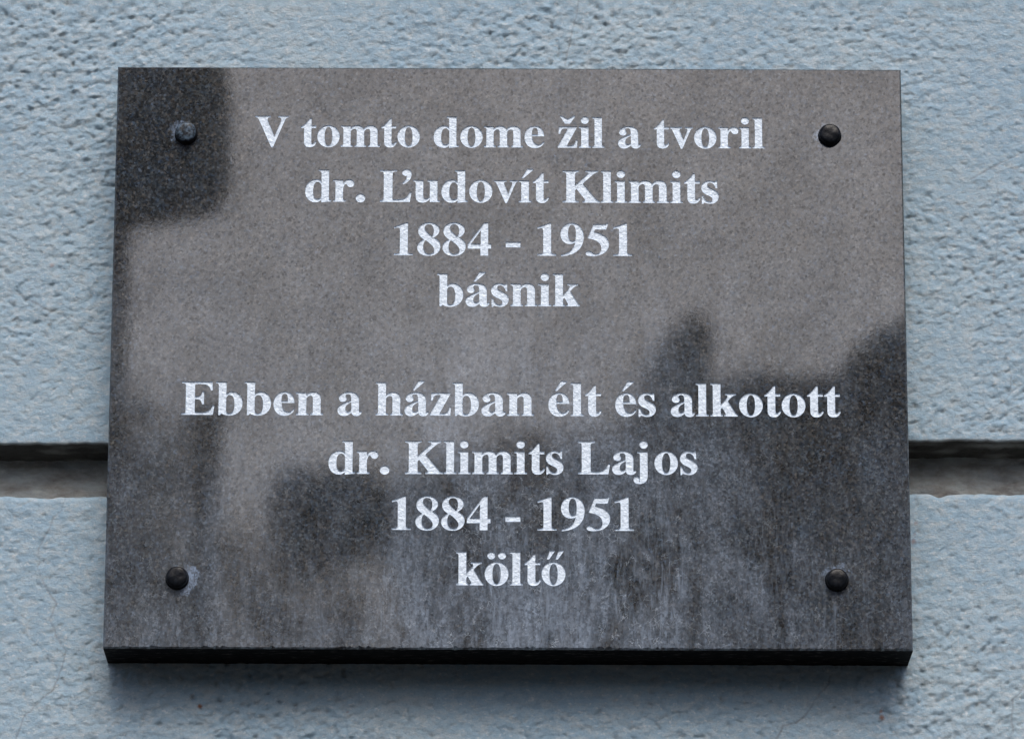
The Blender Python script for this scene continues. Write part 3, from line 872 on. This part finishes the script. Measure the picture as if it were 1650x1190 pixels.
def tube(name, pts, radii, mat, parent, n=10):
    vs = []; fs = []
    for k, (p, r) in enumerate(zip(pts, radii)):
        for i in range(n):
            a = 2 * math.pi * i / n
            vs.append((p[0] + r * math.cos(a), p[1] + r * math.sin(a), p[2]))
    for k in range(len(pts) - 1):
        for i in range(n):
            j = (i + 1) % n
            fs.append((k * n + i, k * n + j, (k + 1) * n + j, (k + 1) * n + i))
    fs.append(tuple(range((len(pts) - 1) * n, len(pts) * n)))
    return link(name, mesh(name, vs, fs, True), mat, parent)

def box(name, lo, hi, mat, parent):
    x0, y0, z0 = lo; x1, y1, z1 = hi
    vs = [(x0, y0, z0), (x1, y0, z0), (x1, y1, z0), (x0, y1, z0), (x0, y0, z1), (x1, y0, z1), (x1, y1, z1), (x0, y1, z1)]
    fs = [(0, 3, 2, 1), (4, 5, 6, 7), (0, 1, 5, 4), (1, 2, 6, 5), (2, 3, 7, 6), (3, 0, 4, 7)]
    return link(name, mesh(name, vs, fs), mat, parent)

def tree(label, blobs, dist, depth, leaf, n, seed, leafm, bark):
    bx = sum(b[0] for b in blobs) / len(blobs); by = max(b[1] for b in blobs)
    top = mirrored(bx, by, dist)
    root = empty('tree', (0, 0, 0)); tag(root, label, 'tree', 'trees across the street')
    tube('trunk', [(top.x + 0.15, -dist, 0), (top.x + 0.05, -dist, top.z * 0.5), (top.x, -dist, top.z)], [0.20, 0.13, 0.05], bark, root)
    crown_mesh('crown', blobs, dist, depth, leaf, n, leafm, root, seed)

def build_street():
    pave = mat_simple('asphalt', (0.034, 0.029, 0.024), 0.9, 0.25, 3, 0.2)
    g = link('pavement', mesh('pavement', [(-70, 0.5, 0), (70, 0.5, 0), (70, -120, 0), (-70, -120, 0)], [(0, 3, 2, 1)]), pave)
    tag(g, kind='structure')
    tan = mat_simple('tan_render', (0.86, 0.70, 0.55), 0.9, 0.12, 2, 0.2)
    grey = mat_simple('grey_render', (0.78, 0.79, 0.80), 0.9, 0.12, 2, 0.2)
    tile = mat_simple('dark_roof_tiles', (0.045, 0.035, 0.032), 0.85, 0.25, 6, 0.2)
    metal = mat_simple('black_painted_metal', (0.02, 0.02, 0.022), 0.6, 0.2, 6, 0.3)
    leafm = mat_simple('dark_foliage', (0.030, 0.042, 0.022), 0.7, 0.3, 9, 0.2)
    bark = mat_simple('bark', (0.05, 0.04, 0.03), 0.9, 0.3, 9, 0.2)
    glass = mat_simple('dark_window_glass', (0.02, 0.025, 0.03), 0.08, 0.0, 5, 0.5)
    D = 28.0
    # tall house with the tan front and a dark roof
    h = empty('house', (0, 0, 0)); tag(h, 'tan house with a dark roof, mirrored in the lower right of the stone', 'house')
    gy = ground_y(700, D)
    def slab(name, outline, mat, depth, dist=D, par=h): return prism(name, outline, dist, depth, mat, par)
    slab('wall', [(640, gy), (640, 800), (1000, 800), (1010, 730), (1200, 730), (16000, 800), (16000, gy)], tan, 9)
    slab('roof', [(640, 856), (628, 790), (640, 762), (700, 728), (850, 700), (990, 690), (1022, 655), (1160, 612), (1200, 602), (16000, 596), (16000, 1010), (1150, 1010), (1135, 760), (1020, 760), (985, 850)], tile, 0.5, D - 0.5)
    slab('roof_back', [(1210, 604), (16000, 598), (16000, 1000), (1210, 1000)], tile, 9, D + 0.02)
    p0, p1 = mirrored(500, 1100, D), mirrored(640, 1400, D)
    for k in range(7):
        x = mirrored(700, 1100, D).x + 2.1 * k
        for zt in (6.6, 3.4):
            box('window', (x, -D + 0.02, zt - 1.5), (x + 0.95, -D + 0.06, zt), glass, h)
    # low grey house at the left, out of view, kept to block low sky
    h2 = empty('house', (0, 0, 0)); tag(h2, 'unseen low grey house left of the tan one, kept to block low sky', 'house')
    slab('wall', [(-16000, gy), (-16000, 1180), (330, 1180), (330, gy)], grey, 8, 32, h2)
    slab('roof', [(-16000, 1180), (-16000, 1120), (350, 1120), (365, 1182)], tile, 8.4, 31.8, h2)
    up = empty('utility_pole', (0, 0, 0)); tag(up, 'thick utility pole mirrored as an upright dark bar above the lower left cap', 'pole')
    pt = mirrored(336, 668, 22)
    tube('shaft', [(pt.x, -22, 0), (pt.x, -22, pt.z * 0.5), (pt.x, -22, pt.z)], [0.11, 0.09, 0.075], bark, up)
    tube('cross_arm', [(pt.x - 0.02, -22, pt.z - 0.02), (pt.x, -22, pt.z + 0.03)], [0.12, 0.10], bark, up)
    # trees; the two thin ones are added to dim the mirrored sky
    twig = mat_simple('brown_dry_foliage', (0.16, 0.105, 0.065), 0.8, 0.25, 9, 0.2)
    tree('thin brown tree added to part-cover the sky mirrored low on the stone right of the lower left cap', [(430, 920, 75, 80), (510, 960, 90, 110), (420, 1080, 90, 120), (560, 1090, 100, 130), (480, 1230, 140, 120)], 27, 0.7, 0.042, 2000, 8, twig, bark)
    tree('thin tree added to dim the sky mirrored along the left edge of the stone', [(225, 720, 100, 66), (190, 800, 120, 90), (250, 860, 90, 110), (180, 960, 120, 110), (250, 1030, 90, 110), (190, 1180, 160, 130), (60, 760, 90, 110), (50, 980, 110, 130)], 27, 0.7, 0.046, 3300, 9, leafm, bark)
    tree('broad tree top mirrored above the word alkotott', [(1112, 562, 36, 38), (1092, 600, 44, 40), (1100, 645, 50, 50), (1064, 618, 28, 34)], 27, 0.5, 0.05, 2600, 3, leafm, bark)
    tree('tree crown mirrored at the right edge of the stone', [(1425, 605, 58, 44), (1490, 590, 80, 60), (1385, 635, 46, 40), (1560, 650, 160, 100)], 26, 0.8, 0.06, 4200, 4, leafm, bark)
    tree('dark tree mirrored under the first date', [(480, 822, 44, 34), (560, 826, 80, 52), (500, 850, 40, 60), (760, 950, 120, 110), (880, 930, 130, 130), (980, 980, 110, 70), (680, 860, 80, 70)], 25, 0.8, 0.06, 5200, 5, leafm, bark)
    # lamp close by at the left
    lp = empty('street_lamp', (0, 0, 0)); tag(lp, 'boxy street lamp mirrored as a dark block in the upper left corner of the stone', 'street lamp')
    dl = 12.0
    o = slab('lamp_head', [(120, 314), (200, 312), (300, 300), (342, 284), (360, 255), (364, 200), (362, 90), (350, 60), (120, 50)], metal, 0.35, dl, lp)
    a = mirrored(186, 335, dl)
    tube('pole', [(a.x, -dl - 0.1, 0), (a.x, -dl - 0.1, a.z * 0.5), (a.x, -dl - 0.1, a.z)], [0.055, 0.045, 0.040], metal, lp)

# ------------------------------------------------------------------ build
build_wall()
build_plaque()
build_street()
